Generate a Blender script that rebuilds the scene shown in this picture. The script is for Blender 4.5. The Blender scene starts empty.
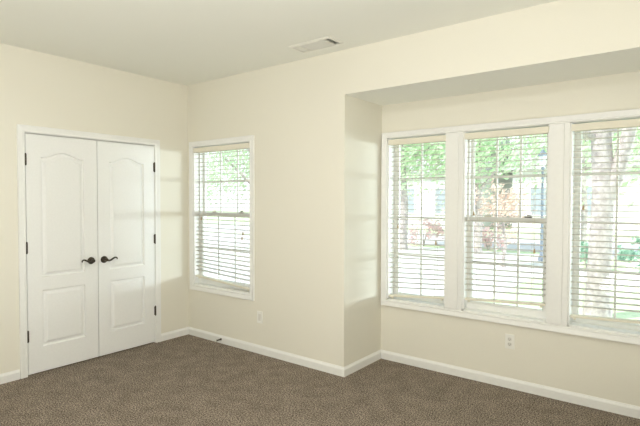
import bpy, bmesh, math, random
from mathutils import Vector, Matrix
from mathutils.geometry import delaunay_2d_cdt
random.seed(7)
S = bpy.context.scene
COL = S.collection
PI = math.pi

# ------------------------------------------------------------------ camera
cam_d = bpy.data.cameras.new('camera'); cam = bpy.data.objects.new('camera', cam_d); COL.objects.link(cam)
cam_d.sensor_width = 36.0; cam_d.lens = 479.36 / 640 * 36; cam_d.clip_start = 0.05; cam_d.clip_end = 400
_f = Vector((-0.6099592, 0.79196114, -0.02733747)); _r = Vector((0.79221594, 0.61023636, 0.00234401)); _u = Vector((-0.01853868, 0.02022743, 0.99962351))
cam.matrix_world = Matrix(((_r.x, _u.x, -_f.x, 4.3845), (_r.y, _u.y, -_f.y, -3.3051), (_r.z, _u.z, -_f.z, 1.4926), (0, 0, 0, 1)))
S.camera = cam

# ------------------------------------------------------------------ sky, sun, exposure
W = bpy.data.worlds.new('sky'); S.world = W; W.use_nodes = True
nt = W.node_tree; nt.nodes.clear()
wo = nt.nodes.new('ShaderNodeOutputWorld'); bg = nt.nodes.new('ShaderNodeBackground')
tc = nt.nodes.new('ShaderNodeTexCoord'); sx = nt.nodes.new('ShaderNodeSeparateXYZ'); cr = nt.nodes.new('ShaderNodeValToRGB')
cr.color_ramp.elements[0].position = 0.0; cr.color_ramp.elements[0].color = (0.96, 0.98, 1.0, 1)
cr.color_ramp.elements[1].position = 0.8; cr.color_ramp.elements[1].color = (0.62, 0.78, 1.0, 1)
nt.links.new(tc.outputs['Generated'], sx.inputs[0]); nt.links.new(sx.outputs['Z'], cr.inputs[0])
nt.links.new(cr.outputs[0], bg.inputs[0]); nt.links.new(bg.outputs[0], wo.inputs[0])
bg.inputs[1].default_value = 1.55
sun_d = bpy.data.lights.new('sun', 'SUN'); sun = bpy.data.objects.new('sun', sun_d); COL.objects.link(sun)
sun_d.energy = 5.6; sun_d.angle = 0.03; sun_d.color = (1.0, 0.96, 0.9)
sun.rotation_euler = (math.radians(42), 0, math.radians(-28))      # stands behind the house, high
# added long low area light, unseen right of the yard: grazes sideways through the blinds
gl_d = bpy.data.lights.new('added_low_light', 'AREA'); gl = bpy.data.objects.new('added_low_light', gl_d); COL.objects.link(gl)
gl_d.shape = 'RECTANGLE'; gl_d.size = 9.0; gl_d.size_y = 1.3; gl_d.energy = 1900; gl_d.color = (0.86, 0.96, 1.0)  # assumed source of the light patches on left wall and bay side
gl.location = (12.0, 10.5, 1.35)
gl.rotation_euler = (Vector((1.2, 0.3, 1.35)) - Vector(gl.location)).to_track_quat('-Z', 'Y').to_euler()
# added fill light beside the camera, aimed up so the ceiling bounces it
bf_d = bpy.data.lights.new('bounce_fill', 'AREA'); bf = bpy.data.objects.new('bounce_fill', bf_d); COL.objects.link(bf)
bf_d.shape = 'DISK'; bf_d.size = 1.6; bf_d.energy = 92; bf_d.color = (1.0, 0.99, 0.965)
bf.location = (4.1, -3.4, 0.5); bf.rotation_euler = (Vector((3.2, -2.8, 3.0)) - Vector(bf.location)).to_track_quat('-Z', 'Y').to_euler()
FILL_STRENGTH = 66.0
VS = S.view_settings
VS.view_transform = 'Standard'; VS.look = 'None'; VS.gamma = 1.0; VS.use_curve_mapping = False
VS.exposure = 0.0
S.cycles.max_bounces = 14; S.cycles.diffuse_bounces = 8; S.cycles.transparent_max_bounces = 24
S.cycles.sample_clamp_indirect = 6.0

# ------------------------------------------------------------------ measures
H = 2.74                                    # ceiling
BX0, BX1, BD, BH = 2.097, 4.325, 0.6095, 2.371   # bay: sides, depth, ceiling
RX, RY = 5.7, -4.8                          # right wall, wall behind the camera
WT = 0.16                                   # outer wall thickness
ZB, ZT = 0.563, 2.062                       # window openings, bottom and top
SM = (0.098, 0.978)
BAY = ((2.163, 2.735), (2.885, 3.545), (3.685, 4.259))
GZ = -0.2                                   # ground outside

# ------------------------------------------------------------------ materials
def mat(name, col, rough=0.5, spec=0.5, metal=0.0, emis=None, estr=0.0):
    m = bpy.data.materials.new(name); m.use_nodes = True
    b = m.node_tree.nodes['Principled BSDF']
    b.inputs['Base Color'].default_value = (*col, 1); b.inputs['Roughness'].default_value = rough
    b.inputs['Specular IOR Level'].default_value = spec; b.inputs['Metallic'].default_value = metal
    if emis:
        b.inputs['Emission Color'].default_value = (*emis, 1); b.inputs['Emission Strength'].default_value = estr
    return m
def nodes(m): return m.node_tree.nodes, m.node_tree.links, m.node_tree.nodes['Principled BSDF']
def add_noise(m, scale, c1, c2, bump=0.0, dist=0.001, detail=4, rough=0.6, p0=0.35, p1=0.65):
    n, l, b = nodes(m)
    t = n.new('ShaderNodeTexCoord'); x = n.new('ShaderNodeTexNoise'); r = n.new('ShaderNodeValToRGB')
    x.inputs['Scale'].default_value = scale; x.inputs['Detail'].default_value = detail; x.inputs['Roughness'].default_value = rough
    r.color_ramp.elements[0].position = p0; r.color_ramp.elements[0].color = (*c1, 1)
    r.color_ramp.elements[1].position = p1; r.color_ramp.elements[1].color = (*c2, 1)
    l.new(t.outputs['Object'], x.inputs['Vector']); l.new(x.outputs['Fac'], r.inputs[0]); l.new(r.outputs[0], b.inputs['Base Color'])
    if bump:
        bp = n.new('ShaderNodeBump'); bp.inputs['Strength'].default_value = bump; bp.inputs['Distance'].default_value = dist
        l.new(x.outputs['Fac'], bp.inputs['Height']); l.new(bp.outputs[0], b.inputs['Normal'])
    return m
M = {}
M['wall'] = add_noise(mat('cream_paint', (0.8, 0.76, 0.63), 0.75, 0.25), 180, (0.785, 0.764, 0.679), (0.80, 0.779, 0.694), 0.15, 0.0006)
M['ceiling'] = add_noise(mat('ceiling_paint', (0.8, 0.79, 0.71), 0.9, 0.1), 220, (0.83, 0.84, 0.785), (0.85, 0.86, 0.805), 0.2, 0.0008)
M['trim'] = add_noise(mat('white_trim_paint', (0.86, 0.85, 0.81), 0.38, 0.45), 40, (0.84, 0.845, 0.83), (0.86, 0.865, 0.85))
M['door'] = add_noise(mat('white_door_paint', (0.85, 0.84, 0.80), 0.42, 0.45), 60, (0.83, 0.84, 0.835), (0.85, 0.86, 0.855), 0.08, 0.0005)
M['vinyl'] = add_noise(mat('white_vinyl', (0.86, 0.86, 0.83), 0.35, 0.45), 30, (0.85, 0.85, 0.82), (0.87, 0.87, 0.84))
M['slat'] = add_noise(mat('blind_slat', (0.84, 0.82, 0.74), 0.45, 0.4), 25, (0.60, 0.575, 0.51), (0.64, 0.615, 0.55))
M['valance'] = add_noise(mat('blind_valance', (0.8, 0.77, 0.65), 0.45, 0.4), 25, (0.79, 0.755, 0.64), (0.81, 0.775, 0.66))
M['cord'] = add_noise(mat('cord', (0.7, 0.68, 0.6), 0.9, 0.1), 300, (0.66, 0.64, 0.56), (0.74, 0.72, 0.64))
M['tassel'] = add_noise(mat('wooden_tassel', (0.45, 0.26, 0.12), 0.5, 0.4), 90, (0.42, 0.31, 0.17), (0.52, 0.40, 0.24))
M['bronze'] = add_noise(mat('dark_bronze', (0.06, 0.05, 0.04), 0.4, 0.5, 0.7), 120, (0.045, 0.038, 0.03), (0.085, 0.07, 0.055))
M['plastic'] = add_noise(mat('ivory_plastic', (0.8, 0.78, 0.7), 0.4, 0.5), 50, (0.84, 0.835, 0.79), (0.86, 0.855, 0.81))
M['insert'] = add_noise(mat('grey_plastic', (0.62, 0.6, 0.55), 0.4, 0.5), 50, (0.70, 0.685, 0.64), (0.73, 0.715, 0.67))
M['slot'] = add_noise(mat('dark_slot', (0.05, 0.05, 0.05), 0.8, 0.1), 50, (0.08, 0.075, 0.07), (0.1, 0.095, 0.09))
M['vent'] = add_noise(mat('vent_enamel', (0.8, 0.79, 0.72), 0.45, 0.4), 40, (0.74, 0.735, 0.67), (0.76, 0.755, 0.69))
M['duct'] = add_noise(mat('dark_duct', (0.05, 0.05, 0.048), 0.8, 0.1), 20, (0.04, 0.04, 0.037), (0.06, 0.06, 0.055))
M['rubber'] = add_noise(mat('white_rubber', (0.8, 0.79, 0.75), 0.6, 0.3), 80, (0.78, 0.77, 0.73), (0.82, 0.81, 0.77))
M['dome'] = mat('fill_glow', (0.9, 0.88, 0.82), 0.4, 0.4, 0, (1.0, 0.975, 0.935), FILL_STRENGTH)  # glowing surface of the added ceiling fill
M['siding'] = add_noise(mat('white_siding', (0.8, 0.8, 0.78), 0.7, 0.2), 6, (0.78, 0.78, 0.76), (0.83, 0.83, 0.81))
M['roof'] = add_noise(mat('grey_shingle', (0.4, 0.39, 0.38), 0.9, 0.1), 14, (0.36, 0.35, 0.34), (0.46, 0.45, 0.44))
M['shade_glass'] = add_noise(mat('dark_window', (0.35, 0.4, 0.44), 0.15, 0.6), 3, (0.33, 0.38, 0.42), (0.4, 0.45, 0.5))
M['concrete'] = add_noise(mat('pale_concrete', (0.66, 0.65, 0.63), 0.9, 0.1), 4, (0.62, 0.61, 0.595), (0.70, 0.69, 0.67), 0.1, 0.004)
M['asphalt'] = add_noise(mat('sun_bleached_asphalt', (0.5, 0.5, 0.5), 0.9, 0.1), 12, (0.56, 0.55, 0.54), (0.62, 0.61, 0.60), 0.1, 0.004)
M['lawn'] = add_noise(mat('lawn', (0.4, 0.55, 0.25), 0.95, 0.05), 9, (0.46, 0.58, 0.34), (0.64, 0.71, 0.50), 0.3, 0.02)
M['bark'] = add_noise(mat('pale_bark', (0.5, 0.45, 0.4), 0.95, 0.1), 14, (0.33, 0.29, 0.285), (0.56, 0.51, 0.495), 0.6, 0.01)
M['post'] = add_noise(mat('lamp_post_paint', (0.2, 0.24, 0.3), 0.5, 0.4), 20, (0.17, 0.2, 0.25), (0.22, 0.26, 0.32))
M['lantern'] = add_noise(mat('lantern_glass', (0.75, 0.8, 0.85), 0.2, 0.5), 8, (0.7, 0.75, 0.8), (0.8, 0.85, 0.9))
def leafmat(name, c1, c2):
    m = mat(name, c1, 0.7, 0.15); n, l, b = nodes(m)
    g = n.new('ShaderNodeNewGeometry'); r = n.new('ShaderNodeValToRGB')
    r.color_ramp.elements[0].color = (*c1, 1); r.color_ramp.elements[1].color = (*c2, 1)
    l.new(g.outputs['Random Per Island'], r.inputs[0]); l.new(r.outputs[0], b.inputs['Base Color'])
    tr = n.new('ShaderNodeBsdfTranslucent'); mx = n.new('ShaderNodeMixShader'); mx.inputs[0].default_value = 0.4
    l.new(r.outputs[0], tr.inputs[0]); l.new(b.outputs[0], mx.inputs[1]); l.new(tr.outputs[0], mx.inputs[2])
    l.new(mx.outputs[0], n['Material Output'].inputs[0])
    return m
M['leaf_green'] = leafmat('spring_leaves', (0.48, 0.66, 0.40), (0.76, 0.88, 0.66))
M['leaf_dark'] = leafmat('deep_leaves', (0.30, 0.48, 0.38), (0.50, 0.66, 0.54))
M['leaf_red'] = leafmat('russet_leaves', (0.70, 0.50, 0.42), (0.84, 0.74, 0.66))
M['leaf_pink'] = leafmat('pink_blossom', (0.84, 0.60, 0.60), (0.88, 0.76, 0.75))
# window glass: clear with a faint mirror
gm = bpy.data.materials.new('window_glass'); gm.use_nodes = True; n = gm.node_tree.nodes; l = gm.node_tree.links; n.clear()
o_ = n.new('ShaderNodeOutputMaterial'); tr = n.new('ShaderNodeBsdfTransparent'); gs = n.new('ShaderNodeBsdfGlossy'); mx = n.new('ShaderNodeMixShader'); fr = n.new('ShaderNodeLayerWeight'); pw = n.new('ShaderNodeMath'); pw.operation = 'POWER'; pw.inputs[1].default_value = 5.0; pm = n.new('ShaderNodeMath'); pm.operation = 'MULTIPLY_ADD'; pm.inputs[1].default_value = 0.8; pm.inputs[2].default_value = 0.03
tr.inputs[0].default_value = (0.975, 0.99, 0.985, 1); gs.inputs['Roughness'].default_value = 0.02; fr.inputs[0].default_value = 0.5
l.new(fr.outputs['Facing'], pw.inputs[0]); l.new(pw.outputs[0], pm.inputs[0]); l.new(pm.outputs[0], mx.inputs[0]); l.new(tr.outputs[0], mx.inputs[1]); l.new(gs.outputs[0], mx.inputs[2]); l.new(mx.outputs[0], o_.inputs[0])
M['glass'] = gm
# carpet: twisted cut pile, speckled taupe
cm = mat('taupe_carpet', (0.2, 0.16, 0.13), 0.95, 0.05); n, l, b = nodes(cm)
t = n.new('ShaderNodeTexCoord')
n1 = n.new('ShaderNodeTexNoise'); n1.inputs['Scale'].default_value = 112; n1.inputs['Detail'].default_value = 2; n1.inputs['Roughness'].default_value = 0.7
n2 = n.new('ShaderNodeTexNoise'); n2.inputs['Scale'].default_value = 7.5; n2.inputs['Detail'].default_value = 5
n3 = n.new('ShaderNodeTexVoronoi'); n3.inputs['Scale'].default_value = 130
r1 = n.new('ShaderNodeValToRGB'); r1.color_ramp.elements[0].position = 0.39; r1.color_ramp.elements[1].position = 0.64
r1.color_ramp.elements[0].color = (0.045, 0.036, 0.028, 1); r1.color_ramp.elements[1].color = (0.57, 0.48, 0.395, 1)
r2 = n.new('ShaderNodeValToRGB'); r2.color_ramp.elements[0].position = 0.3; r2.color_ramp.elements[1].position = 0.7
r2.color_ramp.elements[0].color = (0.74, 0.73, 0.72, 1); r2.color_ramp.elements[1].color = (1.0, 1.0, 1.0, 1)
mm = n.new('ShaderNodeMix'); mm.data_type = 'RGBA'; mm.blend_type = 'MULTIPLY'; mm.inputs[0].default_value = 1.0
for x in (n1, n2, n3): l.new(t.outputs['Object'], x.inputs['Vector'])
l.new(n1.outputs['Fac'], r1.inputs[0]); l.new(n2.outputs['Fac'], r2.inputs[0])
l.new(r1.outputs[0], mm.inputs[6]); l.new(r2.outputs[0], mm.inputs[7]); l.new(mm.outputs[2], b.inputs['Base Color'])
ad = n.new('ShaderNodeMath'); ad.operation = 'ADD'; l.new(n1.outputs['Fac'], ad.inputs[0]); l.new(n3.outputs['Distance'], ad.inputs[1])
bp = n.new('ShaderNodeBump'); bp.inputs['Strength'].default_value = 0.6; bp.inputs['Distance'].default_value = 0.003
l.new(ad.outputs[0], bp.inputs['Height']); l.new(bp.outputs[0], b.inputs['Normal'])
M['carpet'] = cm

# ------------------------------------------------------------------ mesh helpers
class MB:
    def __init__(s): s.bm = bmesh.new()
    def poly(s, pts, faces):
        v = [s.bm.verts.new(p) for p in pts]
        for f in faces:
            try: s.bm.faces.new([v[i] for i in f])
            except ValueError: pass
        return v
    def box(s, x0, x1, y0, y1, z0, z1, bev=0.0, rot=None):
        p = [(x, y, z) for z in (z0, z1) for y in (y0, y1) for x in (x0, x1)]
        if rot: p = [tuple(rot @ Vector(q)) for q in p]
        v = s.poly(p, [(0, 2, 3, 1), (4, 5, 7, 6), (0, 1, 5, 4), (2, 6, 7, 3), (0, 4, 6, 2), (1, 3, 7, 5)])
        if bev:
            e = {ed for q in v for ed in q.link_edges}
            bmesh.ops.bevel(s.bm, geom=list(e), offset=bev, segments=2, affect='EDGES', profile=0.6)
        return s
    def tube(s, pts, rad, n=10, cap=True):
        pts = [Vector(p) for p in pts]; rad = rad if isinstance(rad, (list, tuple)) else [rad] * len(pts)
        rings = []; nrm = None
        for i, p in enumerate(pts):
            t = (pts[min(i + 1, len(pts) - 1)] - pts[max(i - 1, 0)]).normalized()
            if nrm is None: nrm = t.orthogonal().normalized()
            nrm = (nrm - t * nrm.dot(t)).normalized(); bn = t.cross(nrm)
            rings.append([s.bm.verts.new(p + (nrm * math.cos(a) + bn * math.sin(a)) * rad[i]) for a in [2 * PI * k / n for k in range(n)]])
        for a, b in zip(rings, rings[1:]):
            for k in range(n): s.bm.faces.new((a[k], a[(k + 1) % n], b[(k + 1) % n], b[k]))
        if cap: s.bm.faces.new(rings[0][::-1]); s.bm.faces.new(rings[-1])
        return s
    def lathe(s, prof, origin, axis='z', n=24):
        """prof: (radius, height) pairs along the axis"""
        o = Vector(origin); ax = {'x': Vector((1, 0, 0)), 'y': Vector((0, 1, 0)), 'z': Vector((0, 0, 1)), '-y': Vector((0, -1, 0)), '-z': Vector((0, 0, -1))}[axis]
        u = ax.orthogonal().normalized(); w = ax.cross(u); rings = []
        for r, h in prof:
            rings.append([s.bm.verts.new(o + ax * h + (u * math.cos(a) + w * math.sin(a)) * max(r, 1e-5)) for a in [2 * PI * k / n for k in range(n)]])
        for a, b in zip(rings, rings[1:]):
            for k in range(n): s.bm.faces.new((a[k], a[(k + 1) % n], b[(k + 1) % n], b[k]))
        s.bm.faces.new(rings[0][::-1]); s.bm.faces.new(rings[-1])
        return s
    def sweep(s, loops, closed=True):
        """skin between loops of equal length"""
        R = [[s.bm.verts.new(p) for p in lp] for lp in loops]; n = len(loops[0])
        for a, b in zip(R, R[1:]):
            for k in range(n if closed else n - 1): s.bm.faces.new((a[k], a[(k + 1) % n], b[(k + 1) % n], b[k]))
        return R
    def build(s, name, m, parent=None, smooth=False):
        bmesh.ops.recalc_face_normals(s.bm, faces=s.bm.faces)
        me = bpy.data.meshes.new(name); s.bm.to_mesh(me); s.bm.free()
        me.materials.append(m)
        if smooth:
            for p in me.polygons: p.use_smooth = True
            me.set_sharp_from_angle(angle=math.radians(38))
        o = bpy.data.objects.new(name, me); COL.objects.link(o)
        if parent:
            o.parent = parent; o.location = -Vector(parent.location) if parent.type == 'EMPTY' else -Vector(parent.matrix_basis.translation)
            if parent.parent: o.location = (0, 0, 0)
        return o
def tag(o, label, cat, group=None, kind=None):
    o['label'] = label; o['category'] = cat
    if group: o['group'] = group
    if kind: o['kind'] = kind
    return o
def empty(name, loc, label, cat, group=None, kind=None):
    o = bpy.data.objects.new(name, None); COL.objects.link(o); o.location = loc; o.empty_display_size = 0.1
    return tag(o, label, cat, group, kind)
def struct(o, label, cat): return tag(o, label, cat, None, 'structure')
def copy_thing(o, parent=None):
    c = o.copy(); COL.objects.link(c)
    if parent: c.parent = parent
    for ch in o.children: copy_thing(ch, c)
    return c

# ------------------------------------------------------------------ room shell
def holed(mb, a0, a1, b0, b1, holes, fn):
    """tile the rectangle a x b, skipping the holes; fn(a0,a1,b0,b1) adds a box"""
    A = sorted({a0, a1, *[v for h in holes for v in h[:2] if a0 < v < a1]})
    B = sorted({b0, b1, *[v for h in holes for v in h[2:] if b0 < v < b1]})
    for i in range(len(A) - 1):
        for j in range(len(B) - 1):
            ca, cb = (A[i] + A[i + 1]) / 2, (B[j] + B[j + 1]) / 2
            if any(h[0] < ca < h[1] and h[2] < cb < h[3] for h in holes): continue
            fn(A[i], A[i + 1], B[j], B[j + 1])
    bmesh.ops.remove_doubles(mb.bm, verts=mb.bm.verts, dist=1e-5)
    seen = {}
    for f in list(mb.bm.faces):                       # drop the faces two tiles share
        k = tuple(sorted(v.index for v in f.verts))
        seen.setdefault(frozenset(f.verts), []).append(f)
    bad = [f for fs in seen.values() if len(fs) > 1 for f in fs]
    bmesh.ops.delete(mb.bm, geom=bad, context='FACES')

DY0, DY1, DZ = -1.640, -0.418, 2.051       # closet opening
fl = MB(); fl.box(-0.8, RX + 0.1, RY - 0.1, 0.0, -0.12, 0); fl.box(BX0 - 0.05, BX1 + 0.05, 0.0, BD + 0.05, -0.12, 0)
struct(fl.build('floor', M['carpet']), 'taupe speckled carpet covering the whole floor', 'carpet')
VX0, VX1, VY0, VY1 = 1.800, 2.170, -0.325, -0.172     # vent hole
cl = MB(); holed(cl, -0.8, RX + 0.1, RY - 0.1, 0.16, [(VX0, VX1, VY0, VY1)], lambda a, b, c, d: cl.box(a, b, c, d, H, H + 0.2))
struct(cl.build('ceiling', M['ceiling']), 'flat off-white ceiling of the room', 'ceiling')
wl = MB(); holed(wl, RY - 0.1, 0.16, 0, H, [(DY0, DY1, -1, DZ)], lambda a, b, c, d: wl.box(-0.115, 0, a, b, c, d))
struct(wl.build('wall_left', M['wall']), 'cream left wall around the closet doors', 'wall')
cw = MB(); cw.box(-0.9, -0.8, -2.4, 0.16, 0, H); cw.box(-0.8, -0.115, -2.4, -2.3, 0, H); cw.box(-0.8, -0.115, 0.06, 0.16, 0, H)
struct(cw.build('wall_closet', M['wall']), 'cream closet interior behind the double doors', 'wall')
wb = MB(); holed(wb, 0, BX0, 0, H, [(SM[0], SM[1], ZB, ZT)], lambda a, b, c, d: wb.box(a, b, 0, WT, c, d))
struct(wb.build('wall_back', M['wall']), 'cream wall around the small window between corner and bay', 'wall')
ws = MB(); ws.box(BX0, BX1, 0, WT, BH, H); ws.box(BX1, RX, 0, WT, 0, H)
struct(ws.build('wall_back_header', M['wall']), 'cream header wall above the bay opening', 'wall')
br = MB(); br.box(BX0 - 0.12, BX0, WT, BD + WT, -0.3, BH + 0.15)
struct(br.build('wall_bay_left', M['wall']), 'cream left side wall of the bay recess', 'wall')
br = MB(); br.box(BX1, BX1 + 0.12, WT, BD + WT, -0.3, BH + 0.15)
struct(br.build('wall_bay_right', M['wall']), 'cream right side wall of the bay recess outside the frame', 'wall')
bb = MB(); holed(bb, BX0, BX1, 0, BH, [(a, b, ZB, ZT) for a, b in BAY], lambda a, b, c, d: bb.box(a, b, BD, BD + WT, c, d))
struct(bb.build('wall_bay_back', M['wall']), 'cream wall above and below the three bay windows', 'wall')
bc = MB(); bc.box(BX0, BX1, WT, BD + WT, BH, BH + 0.15); bc.box(BX0, BX1, 0.0001, WT, BH - 0.0005, BH + 0.0)
struct(bc.build('ceiling_bay', M['ceiling']), 'low off-white ceiling of the bay recess', 'ceiling')
wr = MB(); wr.box(RX, RX + 0.1, RY - 0.1, 0.16, 0, H)
struct(wr.build('wall_right', M['wall']), 'cream right wall outside the frame', 'wall')
wf = MB(); wf.box(0, RX, RY - 0.1, RY, 0, H)
struct(wf.build('wall_front', M['wall']), 'cream wall behind the camera', 'wall')

# baseboards: a profile pushed along each run (mitred into the corners)
BP = [(0.0, 0.0), (0.014, 0.0), (0.014, 0.058), (0.011, 0.066), (0.006, 0.073), (0.004, 0.080), (0.0, 0.080)]
def baseboard(name, p0, p1, nrm, m0, m1, label):
    """m0/m1: shift of each end along the run per unit of thickness (mitre)"""
    p0, p1, nrm = Vector(p0), Vector(p1), Vector(nrm); d = (p1 - p0).normalized(); mb = MB()
    A = [p0 + nrm * t + d * (m0 * t) + Vector((0, 0, z)) for t, z in BP]; B = [p1 + nrm * t + d * (m1 * t) + Vector((0, 0, z)) for t, z in BP]
    R = mb.sweep([A, B]); mb.bm.faces.new(R[0][::-1]); mb.bm.faces.new(R[1])
    struct(mb.build(name, M['trim']), label, 'baseboard')
baseboard('baseboard_left_near', (0, RY, 0), (0, -1.702, 0), (1, 0, 0), 1, 0, 'white baseboard left of the closet doors')
baseboard('baseboard_left', (0, -0.362, 0), (0, 0, 0), (1, 0, 0), 0, -1, 'short white baseboard between closet door casing and corner')
baseboard('baseboard_back', (0, 0, 0), (BX0, 0, 0), (0, -1, 0), 1, 1, 'white baseboard under the small window')
baseboard('baseboard_bay_left', (BX0, 0, 0), (BX0, BD, 0), (1, 0, 0), -1, -1, 'white baseboard on the side wall of the bay')
baseboard('baseboard_bay', (BX0, BD, 0), (BX1, BD, 0), (0, -1, 0), 1, -1, 'long white baseboard under the three bay windows')
baseboard('baseboard_bay_right', (BX1, BD, 0), (BX1, 0, 0), (-1, 0, 0), 1, 1, 'white baseboard on the hidden side wall of the bay')
baseboard('baseboard_back_right', (BX1, 0, 0), (RX, 0, 0), (0, -1, 0), -1, -1, 'white baseboard right of the bay')

# ------------------------------------------------------------------ casings
CP = [(0.0, 0.0), (0.0, 0.011), (0.004, 0.014), (0.012, 0.0145), (0.016, 0.0115), (0.040, 0.0165), (0.048, 0.018), (0.055, 0.018), (0.057, 0.015), (0.057, 0.0)]
def rect_xz(x0, x1, z0, z1, o, y): return [(x0 - o, y, z0 - o), (x0 - o, y, z1 + o), (x1 + o, y, z1 + o), (x1 + o, y, z0 - o)]
def casing_xz(x0, x1, z0, z1, y, wide=1.0, deep=1.0):
    mb = MB(); mb.sweep([rect_xz(x0, x1, z0, z1, o * wide, y - h * deep) for o, h in CP]); return mb
dc = MB(); q = 0.006
dc.sweep([[(h, DY0 + q - 0.006 - o, 0.0), (h, DY0 + q - 0.006 - o, DZ + o), (h, DY1 + o, DZ + o), (h, DY1 + o, 0.0)] for o, h in CP], closed=False)
struct(dc.build('trim_1', M['trim']), 'white casing around the double closet doors', 'door casing')
bt = casing_xz(BAY[0][0], BAY[2][1], ZB, ZT, BD, 0.93, 1.6)
BT = bt.build('trim_2', M['trim']); struct(BT, 'wide white casing framing the three bay windows', 'window casing')
for (a, b) in ((BAY[0][1], BAY[1][0]), (BAY[1][1], BAY[2][0])):
    mb = MB(); mb.box(a, b, BD - 0.016, BD + 0.02, ZB - 0.002, ZT + 0.002, 0.002); mb.build('mullion', M['trim'], BT)
    mb = MB(); mb.box(a + 0.002, b - 0.036, BD - 0.027, BD - 0.016, ZB + 0.012, ZT - 0.004, 0.003); mb.build('mullion_board', M['trim'], BT)

# ------------------------------------------------------------------ closet doors
def offset(pts, d):
    """inset a counter-clockwise outline by d"""
    n = len(pts); out = []
    for i in range(n):
        a, b, c = Vector(pts[i - 1]), Vector(pts[i]), Vector(pts[(i + 1) % n])
        e1, e2 = (b - a).normalized(), (c - b).normalized(); n1, n2 = Vector((-e1.y, e1.x)), Vector((-e2.y, e2.x))
        k = (n1 + n2); k = k / max(k.length_squared, 1e-6) * 2; out.append(tuple(b + k * d))
    return out
PROFILE = [(0.0, 0.0), (0.003, -0.004), (0.008, -0.015), (0.018, -0.016), (0.028, -0.011), (0.040, -0.002), (0.046, -0.001)]
def door_leaf(y0, y1, panel_y, parent):
    """slab in the yz plane, front face at x = FX, with an arched and a square moulded panel"""
    FX, BXk, z0, z1 = 0.003, -0.032, 0.012, 2.0380
    a, b = panel_y; N = 20
    arch = [(a, 0.823), (b, 0.823)] + [(b + (a - b) * t, 1.849 + 0.050 * (0.5 - 0.5 * math.cos(2 * PI * (0.04 + 0.92 * t))) ** 1.25) for t in [k / N for k in range(N + 1)]]
    low = [(a, 0.228), (b, 0.228), (b, 0.713), (a, 0.713)]
    mb = MB(); bm = mb.bm
    outer = [(y0, z0), (y1, z0), (y1, z1), (y0, z1)]
    pts, edges = [], []
    for lp in (outer, arch, low):
        s = len(pts); pts += [Vector(p) for p in lp]; edges += [(s + i, s + (i + 1) % len(lp)) for i in range(len(lp))]
    vo, _, fo, *_ = delaunay_2d_cdt(pts, edges, [], 0, 1e-6)
    def inside(p, poly):
        c = False
        for i in range(len(poly)):
            (xa, ya), (xb, yb) = poly[i - 1], poly[i]
            if (ya > p.y) != (yb > p.y) and p.x < (xb - xa) * (p.y - ya) / (yb - ya) + xa: c = not c
        return c
    V = [bm.verts.new((FX, p.x, p.y)) for p in vo]
    for f in fo:
        c = sum((vo[i] for i in f), Vector((0, 0))) / len(f)
        if inside(c, arch) or inside(c, low): continue
        try: bm.faces.new([V[i] for i in f])
        except ValueError: pass
    for lp in (arch, low):
        R = mb.sweep([[(FX + h, y, z) for y, z in (offset(lp, o) if o else lp)] for o, h in PROFILE])
        bm.faces.new(R[-1])
    mb.sweep([[(FX, *p) for p in outer], [(BXk, *p) for p in outer]])
    mb.poly([(BXk, *p) for p in outer], [(0, 1, 2, 3)])
    bmesh.ops.remove_doubles(bm, verts=bm.verts, dist=1e-5)
    return mb.build('door_leaf', M['door'], parent)
def hinge(y, z, parent):
    mb = MB(); mb.lathe([(0.003, -0.052), (0.006, -0.049), (0.0075, -0.045), (0.0075, 0.045), (0.006, 0.049), (0.003, 0.052)], (0.010, y, z), 'z', 12)
    mb.box(0.0032, 0.0055, y - 0.011, y + 0.011, z - 0.044, z + 0.044)
    for k in (-0.015, 0.015): mb.lathe([(0.0079, -0.0008), (0.0079, 0.0008)], (0.010, y, z + k), 'z', 12)
    return mb.build('hinge', M['bronze'], parent, True)
def lever(y, z, s, parent):
    ro = MB(); ro.lathe([(0.033, 0.0), (0.033, 0.004), (0.030, 0.009), (0.022, 0.012), (0.014, 0.014), (0.012, 0.034), (0.015, 0.040), (0.015, 0.052), (0.011, 0.056)], (0.003, y, z), 'x', 28)
    h = ro.build('door_handle', M['bronze'], parent, True)
    w = [(0, 0), (0.014, -0.006), (0.030, -0.009), (0.046, -0.004), (0.062, 0.006), (0.078, 0.014), (0.092, 0.016), (0.102, 0.011), (0.106, 0.003), (0.101, -0.003)]
    lv = MB(); lv.tube([(0.003 + 0.047, y + s * u, z + v) for u, v in w], [0.0095, 0.0095, 0.0085, 0.008, 0.008, 0.0075, 0.007, 0.0065, 0.006, 0.0045], 10)
    lo = lv.build('lever', M['bronze'], h, True); return h
MID = -1.0245
d1 = empty('door_1', (0, -1.632, 0), 'left white closet door with arched panel, hinged beside the left casing', 'door', None, 'structure')
door_leaf(-1.632, MID - 0.0035, (-1.517, -1.146), d1)
lever(-1.091, 0.926, -1, d1)
d2 = empty('door_2', (0, -0.426, 0), 'right white closet door with arched panel, nearest the room corner', 'door', None, 'structure')
door_leaf(MID + 0.0035, -0.426, (-0.909, -0.540), d2)
lever(-0.966, 0.924, 1, d2)
for z in (1.825, 1.085, 0.338): hinge(-1.636, z, d1); hinge(-0.4225, z, d2)
jb = MB()
for a, b in ((DY0, DY0 + 0.004), (DY1 - 0.004, DY1)): jb.box(-0.115, 0.0, a, b, 0, DZ)
jb.box(-0.115, 0.0, DY0, DY1, DZ - 0.004, DZ); jb.box(-0.09, -0.036, DY0, DY1, DZ - 0.016, DZ - 0.004)
jb.box(-0.09, -0.036, DY0 + 0.004, DY0 + 0.016, 0, DZ - 0.016); jb.box(-0.09, -0.036, DY1 - 0.016, DY1 - 0.004, 0, DZ - 0.016)
struct(jb.build('trim_3', M['trim']), 'white jamb and stop lining the closet opening', 'door jamb')

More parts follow.
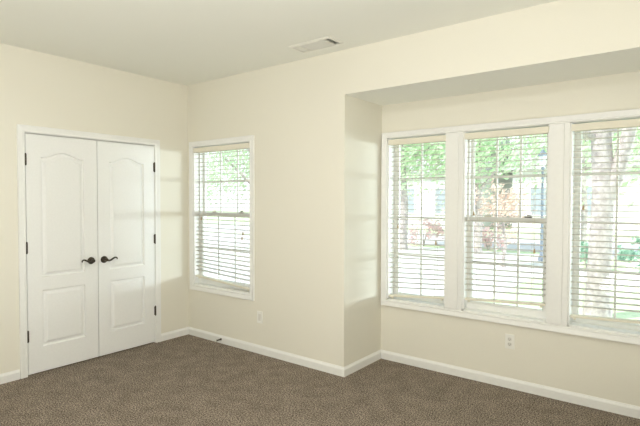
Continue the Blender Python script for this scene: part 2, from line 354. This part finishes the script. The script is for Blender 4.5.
# ------------------------------------------------------------------ windows
def sash(name, x0, x1, z0, z1, y0, y1, st, rt, rb, cols, bars, parent, rail_m='vinyl'):
    """frame of stiles and rails with muntin bars; the pane is its sub-part"""
    mb = MB()
    gx0, gx1, gz0, gz1 = x0 + st, x1 - st, z0 + rb, z1 - rt
    prof = [(0, y1), (0, y0), (0.72, y0), (1.0, y0 + 0.010), (1.0, y1)]
    mb.sweep([[(x0 + st * o, y, z0 + rb * o), (x0 + st * o, y, z1 - rt * o), (x1 - st * o, y, z1 - rt * o), (x1 - st * o, y, z0 + rb * o)] for o, y in prof + prof[:1]])
    ym = (y0 + y1) / 2
    for c in range(1, cols):
        x = gx0 + (gx1 - gx0) * c / cols; mb.box(x - 0.0075, x + 0.0075, ym - 0.007, ym + 0.007, gz0 - 0.002, gz1 + 0.002)
    for z in bars:
        mb.box(gx0 - 0.002, gx1 + 0.002, ym - 0.0065, ym + 0.0065, z - 0.0075, z + 0.0075)
    s = mb.build(name, M[rail_m], parent)
    g = MB(); g.box(gx0 - 0.004, gx1 + 0.004, ym - 0.002, ym + 0.002, gz0 - 0.004, gz1 + 0.004); g.build('pane', M['glass'], s)
    return s
def window(idx, x0, x1, yw, kind, label):
    w = empty('window_%d' % idx, (x0, yw, ZB), label, 'window', None, 'structure')
    j = MB(); t = 0.012                                    # jamb liner in the wall thickness, sloping sill
    j.box(x0, x0 + t, yw - 0.001, yw + WT, ZB, ZT); j.box(x1 - t, x1, yw - 0.001, yw + WT, ZB, ZT); j.box(x0, x1, yw - 0.001, yw + WT, ZT - 0.003, ZT)
    j.box(x0, x1, yw - 0.001, yw + WT + 0.03, ZB - 0.001, ZB + t)
    j.build('jamb', M['trim'], w)
    a, b, zb, zt = x0 + t, x1 - t, ZB + t, ZT - t
    if kind == 'fixed':
        sash('fixed_sash', a, b, zb, zt, yw + 0.105, yw + 0.140, 0.043, 0.035, 0.045, 2, (0.979, 1.331, 1.692), w)
    else:
        zm = 1.333
        tk = MB(); tk.box(a, a + 0.014, yw + 0.066, yw + 0.15, zb, zt); tk.box(b - 0.014, b, yw + 0.066, yw + 0.15, zb, zt); tk.build('track', M['vinyl'], w)
        sash('upper_sash', a + 0.012, b - 0.012, zm - 0.022, zt, yw + 0.110, yw + 0.140, 0.022, 0.035, 0.042, 3, (1.690,), w)
        ls = sash('lower_sash', a + 0.012, b - 0.012, zb, zm + 0.022, yw + 0.074, yw + 0.104, 0.030, 0.044, 0.065, 3, (0.973,), w, 'trim')
        for f in (0.27, 0.75):
            x = x0 + (x1 - x0) * f; k = MB(); k.box(x - 0.028, x + 0.028, yw + 0.078, yw + 0.100, zm + 0.022, zm + 0.030, 0.002); k.lathe([(0.011, 0), (0.011, 0.010), (0.008, 0.013)], (x, yw + 0.088, zm + 0.030), 'z', 12)
            k.box(x - 0.004, x + 0.026, yw + 0.080, yw + 0.090, zm + 0.034, zm + 0.042, 0.001); k.build('sash_lock', M['bronze'] if f > 0.5 else M['valance'], w)
    return w
w1 = window(1, SM[0], SM[1], 0.0, 'hung', 'small double-hung window near the room corner')
casing_xz(SM[0], SM[1], ZB, ZT, 0.0).build('casing', M['trim'], w1)
window(2, *BAY[0], BD, 'fixed', 'left bay window with narrow fixed sash')
window(3, *BAY[1], BD, 'hung', 'middle bay window with a double-hung sash')
window(4, *BAY[2], BD, 'fixed', 'right bay window in front of the tree trunk')

# ------------------------------------------------------------------ blinds
def blind(x0, x1, yw, zl, zr, label, tassels):
    """zl / zr: underside of the bottom rail at its left and right ends"""
    b = empty('window_blind', ((x0 + x1) / 2, yw + 0.035, ZT - 0.012), label, 'blind', 'wooden slat blinds in the windows')
    a0, a1 = x0 + 0.015, x1 - 0.015; zt = ZT - 0.018
    v = MB(); v.box(a0 - 0.008, a1 + 0.009, yw - 0.010, yw - 0.001, zt - 0.045, zt + 0.005, 0.003)
    v.box(a0 - 0.008, a0 - 0.001, yw - 0.004, yw + 0.012, zt - 0.044, zt + 0.004); v.box(a1 + 0.002, a1 + 0.009, yw - 0.004, yw + 0.012, zt - 0.044, zt + 0.004)
    v.build('valance', M['valance'], b)
    h = MB(); h.box(a0 + 0.004, a1 - 0.004, yw + 0.014, yw + 0.058, zt - 0.045, zt - 0.006, 0.002); h.build('headrail', M['valance'], b)
    top = zt - 0.062; tilt = zr - zl; mid = (zl + zr) / 2 + 0.02; n = round((top - mid) / 0.0447)
    s = MB(); cx = (a0 + a1) / 2; hw = (a1 - a0) / 2 - 0.002; yc = yw + 0.036
    def prof(th, hw_, tk):
        P = []
        for k in range(7):
            u = -1 + 2 * k / 6; P.append((u * hw_, 0.0022 * (1 - u * u)))
        return P, [(p, q - tk) for p, q in P[::-1]]
    up, dn = prof(0, 0.025, 0.0032); ca, sa = math.cos(math.radians(1.0)), math.sin(math.radians(1.0))
    for i in range(n):
        f = i / n; z = top + (mid + 0.02 - top) * f; tl = tilt * f ** 5
        jit = random.uniform(-0.0012, 0.0012)
        L = []
        for sgn in (-1, 1):
            L.append([(cx + sgn * hw, yc + p * ca - q_ * sa, z + jit + sgn * tl / 2 + p * sa + q_ * ca) for p, q_ in up + dn])
        R = s.sweep(L); s.bm.faces.new(R[0][::-1]); s.bm.faces.new(R[1])
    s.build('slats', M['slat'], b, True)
    r = MB(); L = []
    for xx, zz in ((cx - hw, zl), (cx + hw, zr)):
        L.append([(xx, yc + p, zz + q_) for p, q_ in ((-0.026, 0.003), (-0.024, 0), (0.024, 0), (0.026, 0.003), (0.026, 0.015), (0.022, 0.019), (-0.022, 0.019), (-0.026, 0.015))])
    R = r.sweep(L); r.bm.faces.new(R[0][::-1]); r.bm.faces.new(R[1])
    br_ = r.build('bottom_rail', M['valance'], b)
    for f in (0.16, 0.84):                                   # ladder cords with a knob under the rail
        x = cx - hw + 2 * hw * f; zz = zl + tilt * f
        for y in (yc - 0.0275, yc + 0.0275):
            k = MB(); k.tube([(x, y, zt - 0.04), (x, y, zz + 0.012)], 0.0012, 5); k.build('ladder_cord', M['cord'], b)
    for f in (0.05, 0.95):
        x = cx - hw + 2 * hw * f; zz = zl + tilt * f
        k = MB(); k.lathe([(0.003, 0), (0.009, -0.003), (0.010, -0.012), (0.006, -0.016)], (x, yc - 0.012, zz), 'z', 10); k.build('cord_button', M['valance'], br_, True)
    for (x, z) in tassels:
        k = MB(); k.tube([(x, yw - 0.014, zt - 0.05), (x + 0.002, yw - 0.014, (zt + z) / 2), (x, yw - 0.014, z + 0.02)], 0.0013, 5); pc = k.build('pull_cord', M['cord'], b)
        k = MB(); k.lathe([(0.002, 0.018), (0.004, 0.016), (0.005, 0.010), (0.008, -0.008), (0.009, -0.014), (0.006, -0.018), (0.001, -0.018)], (x, yw - 0.014, z), 'z', 12)
        k.build('tassel', M['tassel'], pc, True)
    return b
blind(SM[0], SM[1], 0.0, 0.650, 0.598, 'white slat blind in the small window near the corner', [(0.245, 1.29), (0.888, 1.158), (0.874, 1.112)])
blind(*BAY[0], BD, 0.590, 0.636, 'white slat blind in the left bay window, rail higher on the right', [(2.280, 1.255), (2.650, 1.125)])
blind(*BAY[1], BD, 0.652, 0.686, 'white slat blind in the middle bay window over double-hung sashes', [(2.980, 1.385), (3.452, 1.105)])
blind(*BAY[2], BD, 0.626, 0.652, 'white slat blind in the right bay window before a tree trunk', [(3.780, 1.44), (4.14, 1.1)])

# ------------------------------------------------------------------ ceiling vent
vt = empty('ceiling_vent', (1.985, -0.249, H), 'white louvred air vent set in the ceiling above the wall', 'vent')
fr = MB(); fx0, fx1, fy0, fy1 = 1.778, 2.192, -0.348, -0.150
fr.sweep([[(VX0 - o, VY0 - p, z), (VX1 + o, VY0 - p, z), (VX1 + o, VY1 + p, z), (VX0 - o, VY1 + p, z)] for o, p, z in
          ((0.0, 0.0, H + 0.02), (0.0, 0.0, H - 0.010), (0.004, 0.004, H - 0.012), (0.018, 0.018, H - 0.006), (0.022, 0.022, H - 0.001), (0.022, 0.022, H))])
fr.box(1.866, 1.872, VY0, VY1, H - 0.011, H + 0.004); fr.box(2.110, 2.116, VY0, VY1, H - 0.011, H + 0.004)
fr.build('frame', M['vent'], vt)
def louvre(p, q, lean, parent):
    """thin blade from p to q, lean = offset of its upper edge"""
    p, q, ln = Vector(p), Vector(q), Vector(lean); up = Vector((0, 0, 0.016)); t = (q - p).normalized().cross(up + ln).normalized() * 0.0006
    mb = MB(); mb.sweep([[p + t, p - t, p + ln + up - t, p + ln + up + t], [q + t, q - t, q + ln + up - t, q + ln + up + t]])
    return mb
def bank(lines, lean, name='louvre_bank'):
    mb = MB()
    for p, q in lines:
        p, q, ln = Vector(p), Vector(q), Vector(lean); up = Vector((0, 0, 0.014)); t = (q - p).normalized().cross(up + ln).normalized() * 0.0007
        R = mb.sweep([[p + t, p - t, p + ln + up - t, p + ln + up + t], [q + t, q - t, q + ln + up - t, q + ln + up + t]])
        mb.bm.faces.new(R[0][::-1]); mb.bm.faces.new(R[1])
    return mb.build(name, M['vent'], vt)
zb = H - 0.009
bank([((1.806 + 0.0125 * k, VY0, zb), (1.806 + 0.0125 * k, VY1, zb)) for k in range(5)], (0.016, 0, 0))
bank([((1.872, VY0 + 0.012 + 0.0125 * k, zb), (2.110, VY0 + 0.012 + 0.0125 * k, zb)) for k in range(12)], (0, -0.009, 0))
bank([((2.122 + 0.0125 * k, VY0, zb), (2.122 + 0.0125 * k, VY1, zb)) for k in range(4)], (-0.024, 0, 0))
du = MB(); du.sweep([[(VX0, VY0, H + z), (VX1, VY0, H + z), (VX1, VY1, H + z), (VX0, VY1, H + z)] for z in (0.012, 0.19)])
du.poly([(VX0, VY0, H + 0.19), (VX1, VY0, H + 0.19), (VX1, VY1, H + 0.19), (VX0, VY1, H + 0.19)], [(0, 1, 2, 3)])
du.build('duct', M['duct'], vt)

# ------------------------------------------------------------------ wall plates, door stop
def plate(x, y, z, w, h):
    mb = MB(); mb.box(x - w / 2, x + w / 2, y - 0.006, y, z - h / 2, z + h / 2, 0.003); return mb
sw = empty('wall_plate', (1.108, 0, 0.355), 'ivory wall plate with one narrow insert under the small window', 'wall plate')
plate(1.108, 0, 0.355, 0.072, 0.117).build('cover_plate', M['plastic'], sw)
k = MB(); k.box(1.108 - 0.0165, 1.108 + 0.0165, -0.009, -0.005, 0.355 - 0.033, 0.355 + 0.033, 0.001); k.build('insert', M['insert'], sw)
for z in (0.355 - 0.048, 0.355 + 0.048):
    k = MB(); k.lathe([(0.0035, 0), (0.0035, 0.0012), (0.002, 0.0018)], (1.108, -0.0058, z), '-y', 10); k.build('screw', M['plastic'], sw)
ox, oz = 3.276, 0.372
ol = empty('power_outlet', (ox, BD, oz), 'ivory duplex power outlet below the middle bay window', 'outlet')
plate(ox, BD, oz, 0.072, 0.117).build('cover_plate', M['plastic'], ol)
for s_ in (-1, 1):
    zc = oz + s_ * 0.0195; k = MB(); k.lathe([(0.0168, 0), (0.0168, 0.002), (0.0158, 0.0028)], (ox, BD - 0.0058, zc), '-y', 24)
    rc = k.build('receptacle', M['insert'], ol)
    k = MB(); k.box(ox - 0.0078, ox - 0.0052, BD - 0.0090, BD - 0.0078, zc - 0.003, zc + 0.006); k.box(ox + 0.0052, ox + 0.0078, BD - 0.0090, BD - 0.0078, zc - 0.002, zc + 0.005)
    k.lathe([(0.0026, 0), (0.0026, 0.0012)], (ox, BD - 0.0078, zc - 0.008), '-y', 10); k.build('slot', M['slot'], rc)
k = MB(); k.lathe([(0.003, 0), (0.003, 0.0014)], (ox, BD - 0.0058, oz), '-y', 10); k.build('screw', M['plastic'], ol)
ds = empty('door_stop', (0.555, -0.014, 0.043), 'dark bronze door stop with white tip on baseboard under small window', 'door stop')
k = MB(); k.lathe([(0.012, 0), (0.012, 0.003), (0.008, 0.006), (0.0075, 0.012), (0.007, 0.055), (0.010, 0.060), (0.011, 0.066)], (0.555, -0.014, 0.043), '-y', 16); k.build('shaft', M['bronze'], ds, True)
k = MB(); k.lathe([(0.0095, 0), (0.0105, 0.004), (0.0100, 0.010), (0.007, 0.013)], (0.555, -0.080, 0.043), '-y', 16); k.build('bumper_tip', M['rubber'], ds, True)

# ------------------------------------------------------------------ added fill light: glowing ceiling dome, unseen above the frame, brightens the room
lm = empty('added_fill_dome', (2.9, -2.5, H), 'added round dome on the ceiling, unseen, glowing to fill the room with light', 'lamp')
k = MB(); k.lathe([(0.19, 0), (0.19, 0.02), (0.175, 0.03)], (2.9, -2.5, H), '-z', 32); k.build('mount', M['trim'], lm, True)
k = MB(); k.lathe([(0.172, 0.03), (0.18, 0.05), (0.172, 0.085), (0.14, 0.115), (0.09, 0.135), (0.03, 0.143)], (2.9, -2.5, H), '-z', 32); k.build('glowing_dome', M['dome'], lm, True)

# ------------------------------------------------------------------ outside
g = MB(); g.box(-60, 60, 0.2, 90, GZ - 0.3, GZ); struct(g.build('ground', M['lawn']), 'pale green lawn outside the windows', 'lawn')
g = MB(); g.box(-30, 1.7, 0.8, 12.6, GZ, GZ + 0.012); struct(g.build('driveway', M['concrete']), 'pale concrete driveway beyond the left windows', 'driveway')
g = MB(); g.box(1.7, 40, 7.9, 9.7, GZ, GZ + 0.012); struct(g.build('sidewalk', M['concrete']), 'pale concrete sidewalk beyond the right bay window', 'sidewalk')
g = MB(); g.box(-60, 60, 13.4, 19.0, GZ, GZ + 0.010); struct(g.build('road', M['asphalt']), 'sun-bleached road across the front yard', 'road')

def leaves(mb, c, rad, n, size, squash=0.8):
    cl = [Vector(c) + Vector((random.gauss(0, 0.5) * rad, random.gauss(0, 0.5) * rad, random.gauss(0, 0.5) * rad * squash)) for _ in range(max(4, n // 45))]
    for _ in range(n):
        p = random.choice(cl) + Vector([random.gauss(0, 0.17) * rad for _ in range(3)])
        d = Vector([random.gauss(0, 1) for _ in range(3)]).normalized(); u = d.orthogonal().normalized(); s = size * random.uniform(0.6, 1.3)
        w = d.cross(u); f = d * s * 0.18
        mb.poly([p - u * s, p + w * s * 0.5 + f, p + u * s, p - w * s * 0.5 + f], [(0, 1, 2), (0, 2, 3)])
def tree(name, x, y, h, rad, zc, tr, label, cat, leaf='leaf_green', n=1300, size=0.13, group=None, fork=None, lean=0.0):
    t = empty(name, (x, y, GZ), label, cat, group)
    k = MB(); P = [(x, y, GZ - 0.05), (x, y, GZ + 0.25), (x + 0.05, y, GZ + 0.3 * h), (x - 0.03, y, GZ + 0.6 * h), (x + 0.05, y, GZ + 0.95 * h)]
    k.tube(P, [tr * 1.5, tr * 1.12, tr, tr * 0.85, tr * 0.4], 12)
    for j in range(6):
        a = random.uniform(0, 2 * PI); z0 = GZ + h * random.uniform(0.4, 0.75); L = rad * random.uniform(0.5, 0.95)
        q = Vector((x, y, z0)); e = q + Vector((math.cos(a) * L, math.sin(a) * L, L * random.uniform(0.5, 1.0))); m_ = (q + e) / 2 + Vector((0, 0, -0.08 * L))
        k.tube([q, m_, e], [tr * 0.42, tr * 0.3, tr * 0.12], 8)
    if fork: k.tube(*fork)
    k.build('trunk', M['bark'], t, True)
    k = MB(); leaves(k, (x + lean, y, zc), rad, n, size); k.build('foliage', M[leaf], t)
    return t
TG = 'leafy trees beyond the windows'
fk = ([(3.45, 4.5, 1.45), (3.56, 4.5, 1.8), (3.68, 4.52, 2.3), (3.86, 4.5, 3.2)], [0.10, 0.10, 0.09, 0.06], 10)
tree('shade_tree', 3.37, 4.5, 6.0, 2.3, 6.2, 0.14, 'broad pale trunk close outside the right bay window', 'tree', n=2000, size=0.09, group=TG, fork=fk)
tree('yard_tree', -3.3, 11.3, 4.6, 1.8, 3.7, 0.13, 'green leafy tree seen through the left bay window', 'tree', n=4200, size=0.095, group=TG)
tree('yard_tree', -0.9, 11.7, 4.4, 1.6, 3.3, 0.12, 'green leafy tree seen through the middle bay window', 'tree', n=3600, size=0.085, group=TG)
tree('yard_tree', 4.05, 8.3, 4.6, 1.5, 2.9, 0.10, 'bright green tree to the right of the broad trunk', 'tree', n=2200, size=0.085, group=TG)
tree('yard_tree', 1.9, 12.5, 4.6, 1.5, 3.6, 0.10, 'green tree just left behind the broad trunk', 'tree', n=2200, size=0.085, group=TG)
tree('yard_tree', -5.75, 7.2, 4.2, 1.9, 3.0, 0.10, 'green leafy tree seen through the small corner window', 'tree', lean=-1.5, fork=([(-5.75, 7.2, 1.5), (-6.7, 7.2, 2.2), (-8.2, 7.1, 3.3)], [0.06, 0.045, 0.02], 8), n=3200, size=0.075, group=TG)
tree('russet_tree', 0.72, 9.0, 2.0, 0.62, 1.35, 0.04, 'small russet leafed tree seen in the middle bay window', 'tree', 'leaf_red', 1300, 0.05)
def shrub(x, y, r, zc, leaf, label, n=450, size=0.07):
    t = empty('shrub', (x, y, GZ), label, 'shrub', 'shrubs in the front yard')
    k = MB()
    for j in range(5):
        a = j * 1.3; k.tube([(x, y, GZ - 0.02), (x + math.cos(a) * r * 0.3, y + math.sin(a) * r * 0.3, zc)], [0.02, 0.008], 6)
    k.build('stems', M['bark'], t); k = MB(); leaves(k, (x, y, zc), r, n, size, 0.7); k.build('foliage', M[leaf], t)
shrub(-4.9, 13.1, 0.6, 0.35, 'leaf_pink', 'pink blossoming shrub at left behind the left bay window')
shrub(-3.4, 13.1, 0.55, 0.35, 'leaf_pink', 'pink blossoming shrub at right behind the left bay window')
shrub(-0.95, 12.9, 0.55, 0.35, 'leaf_pink', 'pink blossoming shrub behind the middle bay window')
shrub(2.44, 9.9, 0.35, 0.30, 'leaf_dark', 'dark green shrub left of the broad tree trunk')
shrub(3.62, 9.9, 0.4, 0.30, 'leaf_dark', 'dark green shrub right of the broad tree trunk')
sl = empty('street_lamp', (1.15, 11.0, GZ), 'slim dark street lamp seen in the middle bay window', 'street lamp')
k = MB(); k.lathe([(0.09, 0), (0.09, 0.08), (0.055, 0.16), (0.04, 0.3), (0.032, 2.55), (0.05, 2.58), (0.05, 2.62)], (1.15, 11.0, GZ), 'z', 14); k.build('pole', M['post'], sl, True)
k = MB(); k.lathe([(0.06, 2.62), (0.11, 2.90), (0.11, 2.92)], (1.15, 11.0, GZ), 'z', 6); k.build('lantern', M['lantern'], sl)
k = MB(); k.lathe([(0.14, 2.92), (0.13, 2.95), (0.05, 3.06), (0.015, 3.10), (0.008, 3.18)], (1.15, 11.0, GZ), 'z', 14); k.build('cap', M['post'], sl, True)
def house(x0, x1, y, h, label, wins):
    b = empty('house', ((x0 + x1) / 2, y, GZ), label, 'house', 'houses across the road')
    k = MB(); k.box(x0, x1, y, y + 7, GZ - 0.05, GZ + h); k.build('wall', M['siding'], b)
    k = MB(); P = [(x0 - 0.5, y - 0.5, GZ + h), (x1 + 0.5, y - 0.5, GZ + h), (x1 + 0.5, y + 7.5, GZ + h), (x0 - 0.5, y + 7.5, GZ + h), (x0 - 0.5, y + 3.5, GZ + h + 2.4), (x1 + 0.5, y + 3.5, GZ + h + 2.4)]
    k.poly(P, [(0, 1, 5, 4), (2, 3, 4, 5), (0, 4, 3), (1, 2, 5), (0, 3, 2, 1)]); k.build('roof', M['roof'], b)
    for wx, wz, ww, wh in wins:
        k = MB(); k.box(wx - ww / 2 - 0.08, wx + ww / 2 + 0.08, y - 0.06, y, wz - 0.08, wz + wh + 0.08); f = k.build('window', M['trim'], b)
        k = MB(); k.box(wx - ww / 2, wx + ww / 2, y - 0.075, y - 0.055, wz, wz + wh); k.build('pane', M['shade_glass'], f)
house(-14.5, -5.2, 24.0, 3.4, 'white house across the road behind the left bay window', [(-12.6, 0.7, 1.2, 1.5), (-9.8, 0.7, 1.2, 1.5), (-7.2, 0.7, 1.2, 1.5)])
house(-3.6, 6.5, 25.0, 3.4, 'white house across the road behind the middle bay window', [(-2.0, 0.7, 1.2, 1.5), (0.6, 0.7, 1.2, 1.5), (3.4, 0.7, 1.2, 1.5)])
